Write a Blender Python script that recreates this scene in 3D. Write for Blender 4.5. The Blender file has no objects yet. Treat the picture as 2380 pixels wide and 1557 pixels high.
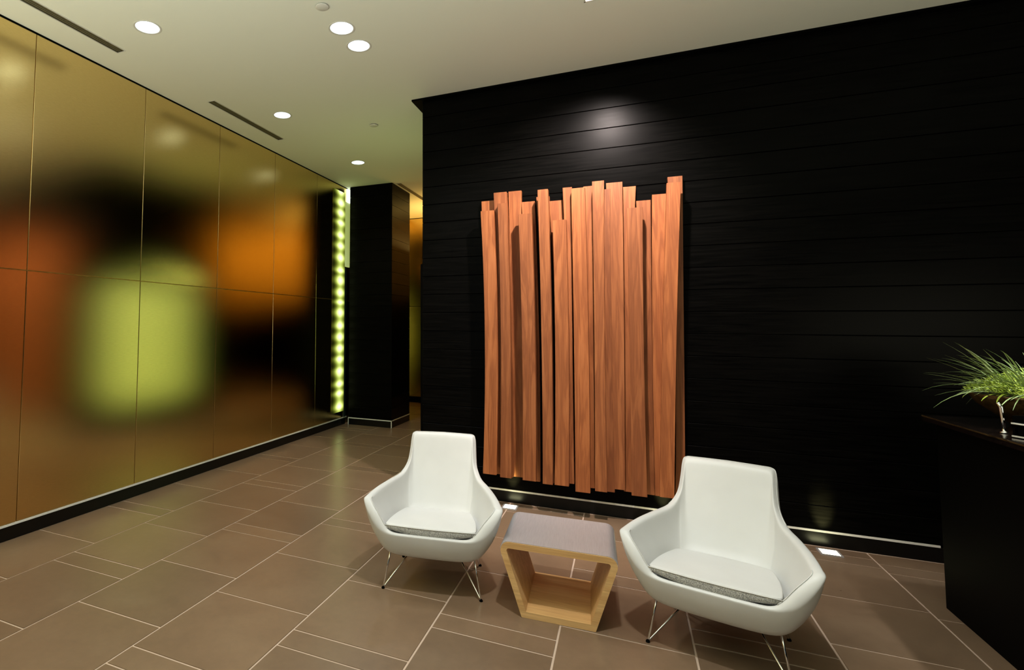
import bpy, bmesh, math, random
from mathutils import Matrix, Vector, noise
random.seed(7)
scn = bpy.context.scene
COL = scn.collection
pi = math.pi

# ------------------------------------------------------------------ camera
cd = bpy.data.cameras.new('camera'); cam = bpy.data.objects.new('camera', cd); COL.objects.link(cam)
cd.sensor_fit = 'HORIZONTAL'; cd.sensor_width = 36.0
cd.lens = 1284.14 / 2380 * 36
cd.shift_x = (1190 - 840.31) / 2380
cd.shift_y = (680.19 - 778.5) / 2380
cd.clip_start = 0.05
cr = Vector((0.90374, 0.42803, 0.00667)); cu = Vector((0.019117, -0.05592, 0.998252)); cf = Vector((-0.427655, 0.902033, 0.05872))
m = Matrix((cr, cu, -cf)).transposed().to_4x4(); m.translation = Vector((0, 0, 1.45))
cam.matrix_world = m
scn.camera = cam

# ------------------------------------------------------------------ colour management, world
vs = scn.view_settings
vs.view_transform = 'Standard'; vs.look = 'None'; vs.gamma = 1.0; vs.use_curve_mapping = False
vs.exposure = 0.0
w = bpy.data.worlds.new('world'); scn.world = w; w.use_nodes = True
w.node_tree.nodes['Background'].inputs[0].default_value = (0.02, 0.02, 0.022, 1)
w.node_tree.nodes['Background'].inputs[1].default_value = 1.0

def aim(o, target):
    d = Vector(target) - o.location
    o.rotation_euler = d.to_track_quat('-Z', 'Y').to_euler()
def area(name, loc, target, sx, sy, power, col, spread=180):
    l = bpy.data.lights.new(name, 'AREA'); l.shape = 'RECTANGLE'; l.size = sx; l.size_y = sy
    l.energy = power; l.color = col; l.spread = math.radians(spread)
    o = bpy.data.objects.new(name, l); COL.objects.link(o); o.location = loc; aim(o, target); return o
def spot(name, loc, target, power, col, angle=110, blend=0.6, radius=0.05):
    l = bpy.data.lights.new(name, 'SPOT'); l.energy = power; l.color = col
    l.spot_size = math.radians(angle); l.spot_blend = blend; l.shadow_soft_size = radius
    o = bpy.data.objects.new(name, l); COL.objects.link(o); o.location = loc; aim(o, target); return o

H = 3.52          # ceiling height
XL = -3.745       # left wall
YB = 4.731        # dark wall
XC = -1.635       # corner of the dark wall

# unseen lights added out of view to brighten the ceiling and fill the fronts
area('ceiling_fill', (-1.2, -1.0, 0.4), (-1.2, -0.8, 3.5), 5.0, 2.2, 235, (0.93, 1.0, 0.88), 138)
area('front_fill', (-2.0, -3.6, 1.8), (-1.0, 3.0, 1.2), 3.0, 2.2, 9, (0.66, 0.86, 1.0))
area('right_ceiling_fill', (2.9, 1.2, 1.5), (2.2, 2.2, 3.5), 1.6, 1.6, 26, (1.0, 0.93, 0.7))  # added fill that warms the ceiling at the right
# warm light in the lift lobby behind the dark wall
area('lift_lobby_cove', (-2.55, 9.2, 2.8), (-2.9, 9.2, 3.5), 0.5, 1.2, 26, (1.0, 0.62, 0.16))
spot('lift_lobby_washer', (-1.5, 8.6, 3.45), (-1.5, 10, 2.85), 95, (1.0, 0.62, 0.10), 78, 0.7)
spot('lift_lobby_washer', (-0.2, 8.6, 3.45), (-0.2, 10, 2.85), 95, (1.0, 0.62, 0.10), 78, 0.7)
spot('lift_lobby_washer', (0.9, 8.6, 3.45), (0.9, 10, 2.85), 70, (1.0, 0.62, 0.10), 78, 0.7)

area('corridor_ceiling_fill', (-1.72, 5.6, 2.1), (-2.0, 5.6, 3.5), 0.08, 1.4, 6, (0.80, 1.0, 0.34))  # unseen light added above the lime panel to brighten the corridor ceiling
# ------------------------------------------------------------------ materials
def mat(name, col=(0.5, 0.5, 0.5), rough=0.5, metal=0.0, spec=0.5, coat=0.0):
    mm = bpy.data.materials.new(name); mm.use_nodes = True
    b = mm.node_tree.nodes['Principled BSDF']
    b.inputs['Base Color'].default_value = (*col, 1); b.inputs['Roughness'].default_value = rough
    b.inputs['Metallic'].default_value = metal; b.inputs['Specular IOR Level'].default_value = spec
    b.inputs['Coat Weight'].default_value = coat
    return mm
def nodes(mm): return mm.node_tree.nodes, mm.node_tree.links, mm.node_tree.nodes['Principled BSDF']
def coords(mm, scale=(1, 1, 1), rnd=False):
    n, l, b = nodes(mm)
    tc = n.new('ShaderNodeTexCoord'); mp = n.new('ShaderNodeMapping'); mp.inputs['Scale'].default_value = scale
    if rnd:
        oi = n.new('ShaderNodeObjectInfo'); mu = n.new('ShaderNodeVectorMath'); mu.operation = 'SCALE'
        mu.inputs['Scale'].default_value = 37.0
        cb = n.new('ShaderNodeCombineXYZ')
        l.new(oi.outputs['Random'], cb.inputs[0]); l.new(oi.outputs['Random'], cb.inputs[1]); l.new(oi.outputs['Random'], cb.inputs[2])
        l.new(cb.outputs[0], mu.inputs[0])
        ad = n.new('ShaderNodeVectorMath'); l.new(tc.outputs['Object'], ad.inputs[0]); l.new(mu.outputs[0], ad.inputs[1])
        l.new(ad.outputs[0], mp.inputs[0])
    else:
        l.new(tc.outputs['Object'], mp.inputs[0])
    return mp.outputs[0]
def ramp(mm, fac, stops):
    n, l, b = nodes(mm); r = n.new('ShaderNodeValToRGB')
    while len(r.color_ramp.elements) < len(stops): r.color_ramp.elements.new(0.5)
    for e, (p, c) in zip(r.color_ramp.elements, stops): e.position = p; e.color = (*c, 1)
    l.new(fac, r.inputs[0]); return r.outputs[0]
def noise_tex(mm, vec, scale, detail=4, rough=0.55, dist=0.0):
    n, l, b = nodes(mm); t = n.new('ShaderNodeTexNoise'); t.inputs['Scale'].default_value = scale
    t.inputs['Detail'].default_value = detail; t.inputs['Roughness'].default_value = rough; t.inputs['Distortion'].default_value = dist
    l.new(vec, t.inputs['Vector']); return t.outputs['Fac']
def mixc(mm, fac, a, b_, mode='MIX'):
    n, l, b = nodes(mm); x = n.new('ShaderNodeMix'); x.data_type = 'RGBA'; x.blend_type = mode
    if isinstance(fac, float): x.inputs[0].default_value = fac
    else: l.new(fac, x.inputs[0])
    for s, v in ((x.inputs[6], a), (x.inputs[7], b_)):
        if isinstance(v, tuple): s.default_value = (*v, 1)
        else: l.new(v, s)
    return x.outputs[2]
def bump(mm, hgt, strength=0.2, dist=0.002):
    n, l, b = nodes(mm); bp = n.new('ShaderNodeBump'); bp.inputs['Strength'].default_value = strength; bp.inputs['Distance'].default_value = dist
    l.new(hgt, bp.inputs['Height']); l.new(bp.outputs[0], b.inputs['Normal'])
def emis(name, col, strength):
    mm = mat(name, (0.8, 0.8, 0.8), 0.4); n, l, b = nodes(mm)
    b.inputs['Emission Color'].default_value = (*col, 1); b.inputs['Emission Strength'].default_value = strength
    return mm
M = {}
# floor tile
t = mat('brown_stone_tile', rough=0.36, spec=0.45); n, l, b = nodes(t)
v = coords(t, (1, 1, 1), True)
f1 = noise_tex(t, v, 3.0, 6, 0.6, 0.4); f2 = noise_tex(t, v, 24, 4, 0.6)
c1 = ramp(t, f1, [(0.2, (0.150, 0.099, 0.061)), (0.5, (0.180, 0.119, 0.073)), (0.8, (0.20, 0.138, 0.085))])
c2 = ramp(t, f2, [(0.2, (0.86, 0.86, 0.86)), (0.8, (1.0, 1.0, 1.0))])
cc = mixc(t, 1.0, c1, c2, 'MULTIPLY')
oi = n.new('ShaderNodeObjectInfo'); rr = ramp(t, oi.outputs['Random'], [(0, (0.9, 0.9, 0.9)), (1, (1.08, 1.06, 1.04))])
l.new(mixc(t, 1.0, cc, rr, 'MULTIPLY'), b.inputs['Base Color'])
l.new(ramp(t, f1, [(0.2, (0.27,) * 3), (0.8, (0.30,) * 3)]), b.inputs['Roughness'])
bump(t, f2, 0.03, 0.001); M['tile'] = t
g = mat('pale_grout', (0.44, 0.33, 0.25), 0.75); v = coords(g); bump(g, noise_tex(g, v, 300), 0.2, 0.001); M['grout'] = g
c = mat('ceiling_paint', (0.72, 0.73, 0.64), 0.8, spec=0.2); v = coords(c); bump(c, noise_tex(c, v, 220, 2), 0.06, 0.001); M['ceiling'] = c
# brass wall panels: blurred metallic sheet with fine horizontal brushing and speckle
p = mat('brass_sheet', (0.78, 0.58, 0.22), 0.30, 1.0); n, l, b = nodes(p)
v = coords(p, (1, 6, 60)); f = noise_tex(p, v, 4, 4, 0.6)
l.new(ramp(p, f, [(0.3, (0.74, 0.55, 0.215)), (0.7, (0.82, 0.62, 0.25))]), b.inputs['Base Color'])
v2 = coords(p, (1, 1, 1)); sp = noise_tex(p, v2, 90, 3, 0.7)
l.new(ramp(p, sp, [(0.3, (0.30,) * 3), (0.75, (0.345,) * 3)]), b.inputs['Roughness'])
gb = n.new('ShaderNodeBsdfGlossy'); gb.distribution = 'BECKMANN'; gb.inputs['Roughness'].default_value = 0.25
l.new(ramp(p, f, [(0.3, (0.74, 0.56, 0.24)), (0.7, (0.82, 0.63, 0.28))]), gb.inputs['Color'])
bp = n.new('ShaderNodeBump'); bp.inputs['Strength'].default_value = 0.03; bp.inputs['Distance'].default_value = 0.0006
l.new(sp, bp.inputs['Height']); l.new(bp.outputs[0], gb.inputs['Normal'])
l.new(gb.outputs[0], n['Material Output'].inputs['Surface']); n.remove(b); M['brass'] = p
M['brass_edge'] = mat('brass_reveal', (0.55, 0.42, 0.2), 0.4, 0.8)
# dark stained boards
d = mat('black_stained_board', (0.006, 0.0055, 0.005), 0.30, spec=0.042); n, l, b = nodes(d)
v = coords(d, (1.2, 1.2, 22), True); f = noise_tex(d, v, 3, 5, 0.6, 0.3)
l.new(ramp(d, f, [(0.3, (0.0006, 0.0006, 0.0006)), (0.7, (0.003, 0.0028, 0.0025))]), b.inputs['Base Color'])
l.new(ramp(d, f, [(0.3, (0.28,) * 3), (0.75, (0.33,) * 3)]), b.inputs['Roughness'])
bump(d, f, 0.05, 0.0008); M['board'] = d
M['black'] = mat('matte_black', (0.001, 0.001, 0.001), 0.6, spec=0.04)
M['base'] = mat('black_gloss_base', (0.003, 0.003, 0.003), 0.28, spec=0.3)
a = mat('brushed_aluminium', (0.80, 0.80, 0.79), 0.42, 0.65); v = coords(a, (60, 2, 2)); f = noise_tex(a, v, 6, 3)
n, l, b = nodes(a); l.new(ramp(a, f, [(0.3, (0.54, 0.53, 0.55)), (0.7, (0.62, 0.61, 0.63))]), b.inputs['Base Color']); M['alu'] = a
st = mat('satin_trim', (0.72, 0.71, 0.68), 0.4, 0.1); v = coords(st, (3, 3, 3)); f = noise_tex(st, v, 8); n, l, b = nodes(st)
l.new(ramp(st, f, [(0.3, (0.84, 0.83, 0.79)), (0.7, (0.90, 0.89, 0.85))]), b.inputs['Base Color']); M['trim'] = st
ch = mat('chrome', (0.82, 0.82, 0.83), 0.08, 1.0); v = coords(ch); f = noise_tex(ch, v, 40); n, l, b = nodes(ch)
l.new(ramp(ch, f, [(0.3, (0.06,) * 3), (0.7, (0.12,) * 3)]), b.inputs['Roughness']); M['chrome'] = ch
# white leather
wl = mat('white_leather', (0.80, 0.80, 0.755), 0.42, spec=0.4); v = coords(wl); f = noise_tex(wl, v, 420, 3, 0.6); f3 = noise_tex(wl, v, 6, 2)
n, l, b = nodes(wl); l.new(ramp(wl, f3, [(0.3, (0.575, 0.572, 0.555)), (0.7, (0.605, 0.602, 0.585))]), b.inputs['Base Color']); bump(wl, f, 0.15, 0.0008); M['leather'] = wl
gl = mat('grey_knit_band', (0.46, 0.46, 0.44), 0.85, spec=0.2); v = coords(gl); f = noise_tex(gl, v, 260, 2); n, l, b = nodes(gl)
l.new(ramp(gl, f, [(0.35, (0.22, 0.22, 0.22)), (0.65, (0.62, 0.62, 0.58))]), b.inputs['Base Color']); bump(gl, f, 0.7, 0.003); M['knit'] = gl
# cedar boards of the wall art: two tones by object
def wood(name, dark, mid, light, zs=0.9, ring=16, along=2, rough=0.5):
    mm = mat(name, mid, rough, spec=0.35); n, l, b = nodes(mm)
    sc = [1, 1, 1]; sc[along] = 0.07
    v = coords(mm, tuple(sc), True)
    wv = n.new('ShaderNodeTexNoise'); wv.inputs['Scale'].default_value = ring; wv.inputs['Detail'].default_value = 3; wv.inputs['Distortion'].default_value = 1.6
    l.new(v, wv.inputs['Vector'])
    mu = n.new('ShaderNodeMath'); mu.operation = 'MULTIPLY'; mu.inputs[1].default_value = 11.0; l.new(wv.outputs['Fac'], mu.inputs[0])
    sn = n.new('ShaderNodeMath'); sn.operation = 'SINE'; l.new(mu.outputs[0], sn.inputs[0])
    ma = n.new('ShaderNodeMath'); ma.operation = 'MULTIPLY_ADD'; ma.inputs[1].default_value = 0.5; ma.inputs[2].default_value = 0.5; l.new(sn.outputs[0], ma.inputs[0])
    c1 = ramp(mm, ma.outputs[0], [(0.0, dark), (0.35, mid), (1.0, light)])
    sc2 = [1, 1, 1]; sc2[along] = 0.04
    v2 = coords(mm, tuple(sc2), True); f2 = noise_tex(mm, v2, 160, 3, 0.6)
    c2 = ramp(mm, f2, [(0.3, (0.80, 0.78, 0.76)), (0.65, (1, 1, 1))])
    c = mixc(mm, 1.0, c1, c2, 'MULTIPLY')
    oi = n.new('ShaderNodeObjectInfo'); rr = ramp(mm, oi.outputs['Random'], [(0, (0.80, 0.78, 0.78)), (0.5, (1, 1, 1)), (1, (1.12, 1.06, 0.98))])
    l.new(mixc(mm, 1.0, c, rr, 'MULTIPLY'), b.inputs['Base Color'])
    bump(mm, f2, 0.15, 0.001)
    return mm
M['cedar'] = wood('cedar', (0.27, 0.088, 0.029), (0.355, 0.122, 0.040), (0.40, 0.145, 0.051))
M['maple'] = wood('maple_plywood', (0.72, 0.43, 0.17), (0.80, 0.50, 0.205), (0.84, 0.54, 0.235), ring=9, along=0, rough=0.45)
M['amber'] = wood('amber_veneer', (0.55, 0.33, 0.12), (0.65, 0.40, 0.15), (0.7, 0.44, 0.18), along=0)
gr = mat('dark_granite', (0.02, 0.014, 0.01), 0.14, spec=0.25); v = coords(gr); f = noise_tex(gr, v, 70, 5, 0.7); n, l, b = nodes(gr)
l.new(ramp(gr, f, [(0.4, (0.002, 0.0015, 0.0015)), (0.62, (0.014, 0.008, 0.006)), (0.75, (0.06, 0.035, 0.025))]), b.inputs['Base Color']); M['granite'] = gr
br = mat('mottled_bronze', (0.1, 0.06, 0.03), 0.3, 0.6); v = coords(br); f = noise_tex(br, v, 26, 6, 0.7, 0.8); n, l, b = nodes(br)
l.new(ramp(br, f, [(0.35, (0.03, 0.018, 0.008)), (0.55, (0.14, 0.085, 0.03)), (0.75, (0.26, 0.18, 0.08))]), b.inputs['Base Color']); bump(br, f, 0.2, 0.003); M['bronze'] = br
def leaf(name, a_, b_):
    mm = mat(name, a_, 0.45, spec=0.35); v = coords(mm, (1, 1, 1), True); f = noise_tex(mm, v, 9, 3); n, l, b = nodes(mm)
    l.new(ramp(mm, f, [(0.35, a_), (0.65, b_)]), b.inputs['Base Color']); b.inputs['Subsurface Weight'].default_value = 0.0
    return mm
M['blade'] = leaf('grass_blade', (0.24, 0.36, 0.12), (0.46, 0.58, 0.26))
M['moss'] = leaf('lime_foliage', (0.32, 0.46, 0.04), (0.60, 0.72, 0.12))
M['soil'] = mat('dark_soil', (0.02, 0.015, 0.01), 0.95)
M['lamp'] = emis('lamp_glow', (0.78, 0.94, 1.0), 9.0)
M['lamp_cone'] = mat('lamp_reflector', (0.85, 0.87, 0.88), 0.35, 0.2)
M['lamp_warm'] = emis('warm_lamp_glow', (1.0, 0.86, 0.78), 6.0)
M['uplamp'] = emis('uplight_glow', (1.0, 0.97, 0.52), 12.0)
M['green_glow'] = emis('lime_backlit_glass', (0.42, 0.80, 0.16), 0.64)
M['white_plastic'] = mat('white_plastic', (0.62, 0.61, 0.56), 0.5)
M['slot'] = mat('slot_bronze', (0.17, 0.15, 0.085), 0.5, 0.2)
# LED strip's blurred reflection painted as emission: beads along z
e = mat('led_strip_glow', (0.01, 0.012, 0.004), 0.3); n, l, b = nodes(e)
tc = n.new('ShaderNodeTexCoord'); sx = n.new('ShaderNodeSeparateXYZ'); l.new(tc.outputs['Object'], sx.inputs[0])
def math_(op, a_, b_=None, c_=None):
    q = n.new('ShaderNodeMath'); q.operation = op
    for i, x in enumerate((a_, b_, c_)):
        if x is None: continue
        if isinstance(x, (int, float)): q.inputs[i].default_value = x
        else: l.new(x, q.inputs[i])
    return q.outputs[0]
nz = n.new('ShaderNodeTexNoise'); nz.noise_dimensions = '1D'; nz.inputs['Scale'].default_value = 3.1; nz.inputs['Detail'].default_value = 1; l.new(sx.outputs[2], nz.inputs['W'])
zz = math_('ADD', math_('MULTIPLY', sx.outputs[2], 2 * pi / 0.165), math_('MULTIPLY', nz.outputs['Fac'], 5.0))
bead = math_('POWER', math_('MULTIPLY_ADD', math_('SINE', zz), 0.5, 0.5), 1.0)
yy = math_('POWER', 2.718, math_('MULTIPLY', math_('POWER', math_('DIVIDE', math_('ADD', sx.outputs[1], -0.015), math_('MULTIPLY_ADD', bead, 0.03, 0.105)), 2.0), -1.0))
g1 = math_('MULTIPLY', bead, yy)
strength = math_('MULTIPLY', yy, math_('MULTIPLY_ADD', bead, 0.7, 0.62))
l.new(ramp(e, math_('MULTIPLY', strength, 0.75), [(0.0, (0.42, 0.50, 0.03)), (0.45, (0.62, 0.75, 0.14)), (1.0, (0.86, 1.0, 0.50))]), b.inputs['Emission Color'])
l.new(math_('MULTIPLY_ADD', strength, 1.5, 0.004), b.inputs['Emission Strength']); M['led'] = e
M['led_edge'] = emis('pale_lime_glow_edge', (0.46, 0.56, 0.14), 0.62)  # glow beside the strip put into the emission of an edge plate
M['led_edge_top'] = emis('hot_glow_edge', (0.85, 1.0, 0.75), 2.2)  # overexposed top of that glow, also put into emission
M['glass_dark'] = mat('smoked_glass', (0.02, 0.03, 0.03), 0.12, spec=0.6)

# ------------------------------------------------------------------ helpers
class MB:
    def __init__(s): s.v = []; s.f = []
    def add(s, vs_, fs): k = len(s.v); s.v += [tuple(x) for x in vs_]; s.f += [tuple(i + k for i in q) for q in fs]; return s
    def box(s, a, b, bev=0.0):
        x0, y0, z0 = a; x1, y1, z1 = b
        if bev <= 0:
            return s.add([(x0, y0, z0), (x1, y0, z0), (x1, y1, z0), (x0, y1, z0), (x0, y0, z1), (x1, y0, z1), (x1, y1, z1), (x0, y1, z1)],
                         [(0, 3, 2, 1), (4, 5, 6, 7), (0, 1, 5, 4), (1, 2, 6, 5), (2, 3, 7, 6), (3, 0, 4, 7)])
        bm = bmesh.new(); bmesh.ops.create_cube(bm, size=1)
        for q in bm.verts: q.co = Vector(((x0 + x1) / 2 + q.co.x * (x1 - x0), (y0 + y1) / 2 + q.co.y * (y1 - y0), (z0 + z1) / 2 + q.co.z * (z1 - z0)))
        bmesh.ops.bevel(bm, geom=bm.edges[:], offset=bev, segments=2, affect='EDGES', profile=0.7)
        bm.verts.index_update()
        s.add([q.co[:] for q in bm.verts], [[x.index for x in f.verts] for f in bm.faces]); bm.free(); return s
    def tube(s, pts, r, n=10, cap=True):
        pts = [Vector(p) for p in pts]; rs = r if isinstance(r, (list, tuple)) else [r] * len(pts)
        rings = []; prev = None
        for i, p in enumerate(pts):
            t = (pts[min(i + 1, len(pts) - 1)] - pts[max(i - 1, 0)]).normalized()
            if prev is None: a = t.orthogonal().normalized()
            else: a = (prev - t * prev.dot(t)).normalized()
            prev = a; b_ = t.cross(a)
            rings.append([p + (a * math.cos(2 * pi * k / n) + b_ * math.sin(2 * pi * k / n)) * rs[i] for k in range(n)])
        vs_ = [q for r_ in rings for q in r_]; fs = []
        for i in range(len(pts) - 1):
            for k in range(n):
                fs.append((i * n + k, i * n + (k + 1) % n, (i + 1) * n + (k + 1) % n, (i + 1) * n + k))
        if cap: fs.append(tuple(range(n))[::-1]); fs.append(tuple((len(pts) - 1) * n + k for k in range(n)))
        return s.add(vs_, fs)
    def lathe(s, prof, n=40, c=(0, 0, 0), close=False):
        vs_ = []; fs = []
        for r, z in prof:
            for k in range(n): vs_.append((c[0] + r * math.cos(2 * pi * k / n), c[1] + r * math.sin(2 * pi * k / n), c[2] + z))
        for i in range(len(prof) - 1):
            for k in range(n): fs.append((i * n + k, i * n + (k + 1) % n, (i + 1) * n + (k + 1) % n, (i + 1) * n + k))
        if close:
            fs.append(tuple(range(n))[::-1]); fs.append(tuple((len(prof) - 1) * n + k for k in range(n)))
        return s.add(vs_, fs)
    def build(s, name, mt, parent=None, smooth=False, loc=None, rotz=0, mesh_name=None, fix=True):
        me = bpy.data.meshes.new(mesh_name or name); me.from_pydata(s.v, [], s.f); me.update()
        if fix:
            bm = bmesh.new(); bm.from_mesh(me); bmesh.ops.recalc_face_normals(bm, faces=bm.faces[:]); bm.to_mesh(me); bm.free()
        me.materials.append(mt)
        if smooth:
            for q in me.polygons: q.use_smooth = True
        return link(name, me, parent, loc, rotz)
def link(name, me, parent=None, loc=None, rotz=0):
    o = bpy.data.objects.new(name, me); COL.objects.link(o)
    if loc is not None: o.location = loc
    o.rotation_euler = (0, 0, rotz)
    if parent: o.parent = parent
    return o
def smooth_angle(o, ang=40):
    me = o.data
    for q in me.polygons: q.use_smooth = True
    bm = bmesh.new(); bm.from_mesh(me)
    for ed in bm.edges:
        if len(ed.link_faces) == 2 and ed.calc_face_angle(0) > math.radians(ang): ed.smooth = False
    bm.to_mesh(me); bm.free(); return o
def struct(o): o['kind'] = 'structure'; return o
def tag(o, label, cat, group=None):
    o['label'] = label; o['category'] = cat
    if group: o['group'] = group
    return o
def thing(name, label, cat, loc=(0, 0, 0), rotz=0, group=None):
    o = bpy.data.objects.new(name, None); COL.objects.link(o); o.empty_display_size = 0.1
    o.location = loc; o.rotation_euler = (0, 0, rotz); return tag(o, label, cat, group)

# ------------------------------------------------------------------ floor: grout bed and tiles
floor = struct(MB().box((-3.95, -5.0, -0.06), (4.6, 10.1, -0.0025)).build('floor', M['grout']))
tiles = {}
def tile(x0, y0, x1, y1):
    gx = 0.0035
    sx_, sy_ = round(x1 - x0 - 2 * gx, 3), round(y1 - y0 - 2 * gx, 3)
    if sx_ < 0.02 or sy_ < 0.02: return
    if (sx_, sy_) not in tiles:
        b_ = 0.002; hx, hy = sx_ / 2, sy_ / 2
        mb = MB()
        mb.add([(-hx, -hy, -0.004), (hx, -hy, -0.004), (hx, hy, -0.004), (-hx, hy, -0.004),
                (-hx + b_, -hy + b_, 0), (hx - b_, -hy + b_, 0), (hx - b_, hy - b_, 0), (-hx + b_, hy - b_, 0)],
               [(4, 5, 6, 7), (0, 1, 5, 4), (1, 2, 6, 5), (2, 3, 7, 6), (3, 0, 4, 7)])
        me = bpy.data.meshes.new('tile'); me.from_pydata(mb.v, [], mb.f); me.materials.append(M['tile']); tiles[(sx_, sy_)] = me
    link('tile', tiles[(sx_, sy_)], floor, ((x0 + x1) / 2, (y0 + y1) / 2, random.uniform(-0.0004, 0.0004)))
xs = [-3.745, -3.190, -2.605, -2.032, -1.452, -0.868, -0.306, 0.262, 0.832, 1.394, 1.97]
strip0 = [3.205, 2.342, 3.209, 1.754, 2.188, 2.640, 3.500, 3.035, 4.463, 2.535]   # start of the narrow strip in every row
PER = 1.861
for i in range(len(xs) - 1):
    s0 = strip0[i]
    while s0 > 0.0: s0 -= PER
    cuts = []
    while s0 < 10.0:
        cuts += [s0, s0 + 0.142, s0 + 0.142 + 0.573, s0 + 0.142 + 2 * 0.573]; s0 += PER
    ymin, ymax = (0.9, 9.99) if xs[i + 1] <= -1.6 else (0.9, 4.72)
    cuts = [c_ for c_ in cuts if ymin < c_ < ymax - 0.03]
    cuts = cuts + [ymax]
    for y0, y1 in zip(cuts[:-1], cuts[1:]): tile(xs[i], y0, xs[i + 1], y1)

# ------------------------------------------------------------------ ceiling with real openings
round_holes = [(-2.973, 2.744), (-1.742, 3.321), (-1.739, 3.592), (-3.017, 4.503), (-3.025, 6.248)]
off_round = [(-3.0, 0.99), (-1.74, 1.57), (-0.12, 1.85), (0.30, 0.10), (2.25, 3.35), (2.1, 1.6)]
RH = 0.086
slots = [(-3.462, 1.74, -3.388, 2.913), (-3.466, 3.938, -3.392, 5.10), (-2.965, 7.42, -2.895, 8.58)]
SQ = (-0.190, 3.475, 0.030, 3.695)
cmb = MB()
xset = sorted({-3.95, 4.6} | {round(x + s_, 4) for x, y in round_holes + off_round for s_ in (-0.12, 0.12)} | {q for sl in slots for q in (sl[0], sl[2])} | {SQ[0], SQ[2]})
yset = sorted({-5.0, 10.1} | {round(y + s_, 4) for x, y in round_holes + off_round for s_ in (-0.12, 0.12)} | {q for sl in slots for q in (sl[1], sl[3])} | {SQ[1], SQ[3]})
def inside(cx, cy, r): return r[0] < cx < r[2] and r[1] < cy < r[3]
sq_of = [(x - 0.12, y - 0.12, x + 0.12, y + 0.12) for x, y in round_holes + off_round]
for i in range(len(xset) - 1):
    for j in range(len(yset) - 1):
        cx, cy = (xset[i] + xset[i + 1]) / 2, (yset[j] + yset[j + 1]) / 2
        if any(inside(cx, cy, r) for r in sq_of + slots + [SQ]): continue
        k = len(cmb.v)
        cmb.v += [(xset[i], yset[j], H), (xset[i + 1], yset[j], H), (xset[i + 1], yset[j + 1], H), (xset[i], yset[j + 1], H)]
        cmb.f.append((k, k + 3, k + 2, k + 1))
for x, y in round_holes + off_round:
    N = 40; k = len(cmb.v)
    for q in range(N):
        a_ = 2 * pi * q / N; ca, sa = math.cos(a_), math.sin(a_); mx = max(abs(ca), abs(sa))
        cmb.v += [(x + RH * ca, y + RH * sa, H), (x + 0.12 * ca / mx, y + 0.12 * sa / mx, H)]
    for q in range(N):
        q2 = (q + 1) % N
        cmb.f.append((k + 2 * q, k + 2 * q2, k + 2 * q2 + 1, k + 2 * q + 1))
ceiling = struct(cmb.build('ceiling', M['ceiling'], fix=False))
struct(MB().box((-3.95, -5.0, H + 0.16), (4.6, 10.1, H + 0.2)).build('ceiling', M['black']))

# ------------------------------------------------------------------ left wall: backing and brass panels
wl_ = struct(MB().box((XL - 0.20, -5.0, 0), (XL - 0.014, 10.1, H)).build('wall_left', M['brass_edge']))
py = [0.46, 1.462, 2.462, 3.462, 4.452, 5.456, 6.466, 7.47]
def panel(y0, y1, z0, z1, parent=wl_):
    hy, hz = (y1 - y0) / 2 - 0.0025, (z1 - z0) / 2 - 0.003
    mb = MB(); c_ = 0.0015
    mb.add([(-0.014, -hy, -hz), (-0.014, hy, -hz), (-0.014, hy, hz), (-0.014, -hy, hz),
            (0, -hy + c_, -hz + c_), (0, hy - c_, -hz + c_), (0, hy - c_, hz - c_), (0, -hy + c_, hz - c_),
            (-c_, -hy, -hz), (-c_, hy, -hz), (-c_, hy, hz), (-c_, -hy, hz)],
           [(4, 5, 6, 7), (8, 9, 5, 4), (9, 10, 6, 5), (10, 11, 7, 6), (11, 8, 4, 7), (0, 1, 9, 8), (1, 2, 10, 9), (2, 3, 11, 10), (3, 0, 8, 11)])
    return mb.build('panel', M['brass'], parent, loc=(XL, (y0 + y1) / 2, (z0 + z1) / 2))
for y0, y1 in zip(py[:-1], py[1:]):
    panel(y0, y1, 0.106, 1.8155); panel(y0, y1, 1.8155, H - 0.012)
panel(8.1, 9.1, 0.106, 1.8155); panel(8.1, 9.1, 1.8155, H - 0.012); panel(9.1, 10.0, 0.106, 1.8155); panel(9.1, 10.0, 1.8155, H - 0.012)
struct(MB().box((XL - 0.013, 0.0, H - 0.0125), (XL + 0.001, 7.4, H - 0.0005)).build('trim_1', M['black']))
struct(MB().box((XL - 0.013, -4.9, 0.0), (XL, 7.36, 0.0915)).build('baseboard_left', M['base']))
struct(MB().box((XL - 0.013, -4.9, 0.0915), (XL + 0.004, 7.40, 0.1045)).build('trim_2', M['trim']))

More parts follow.
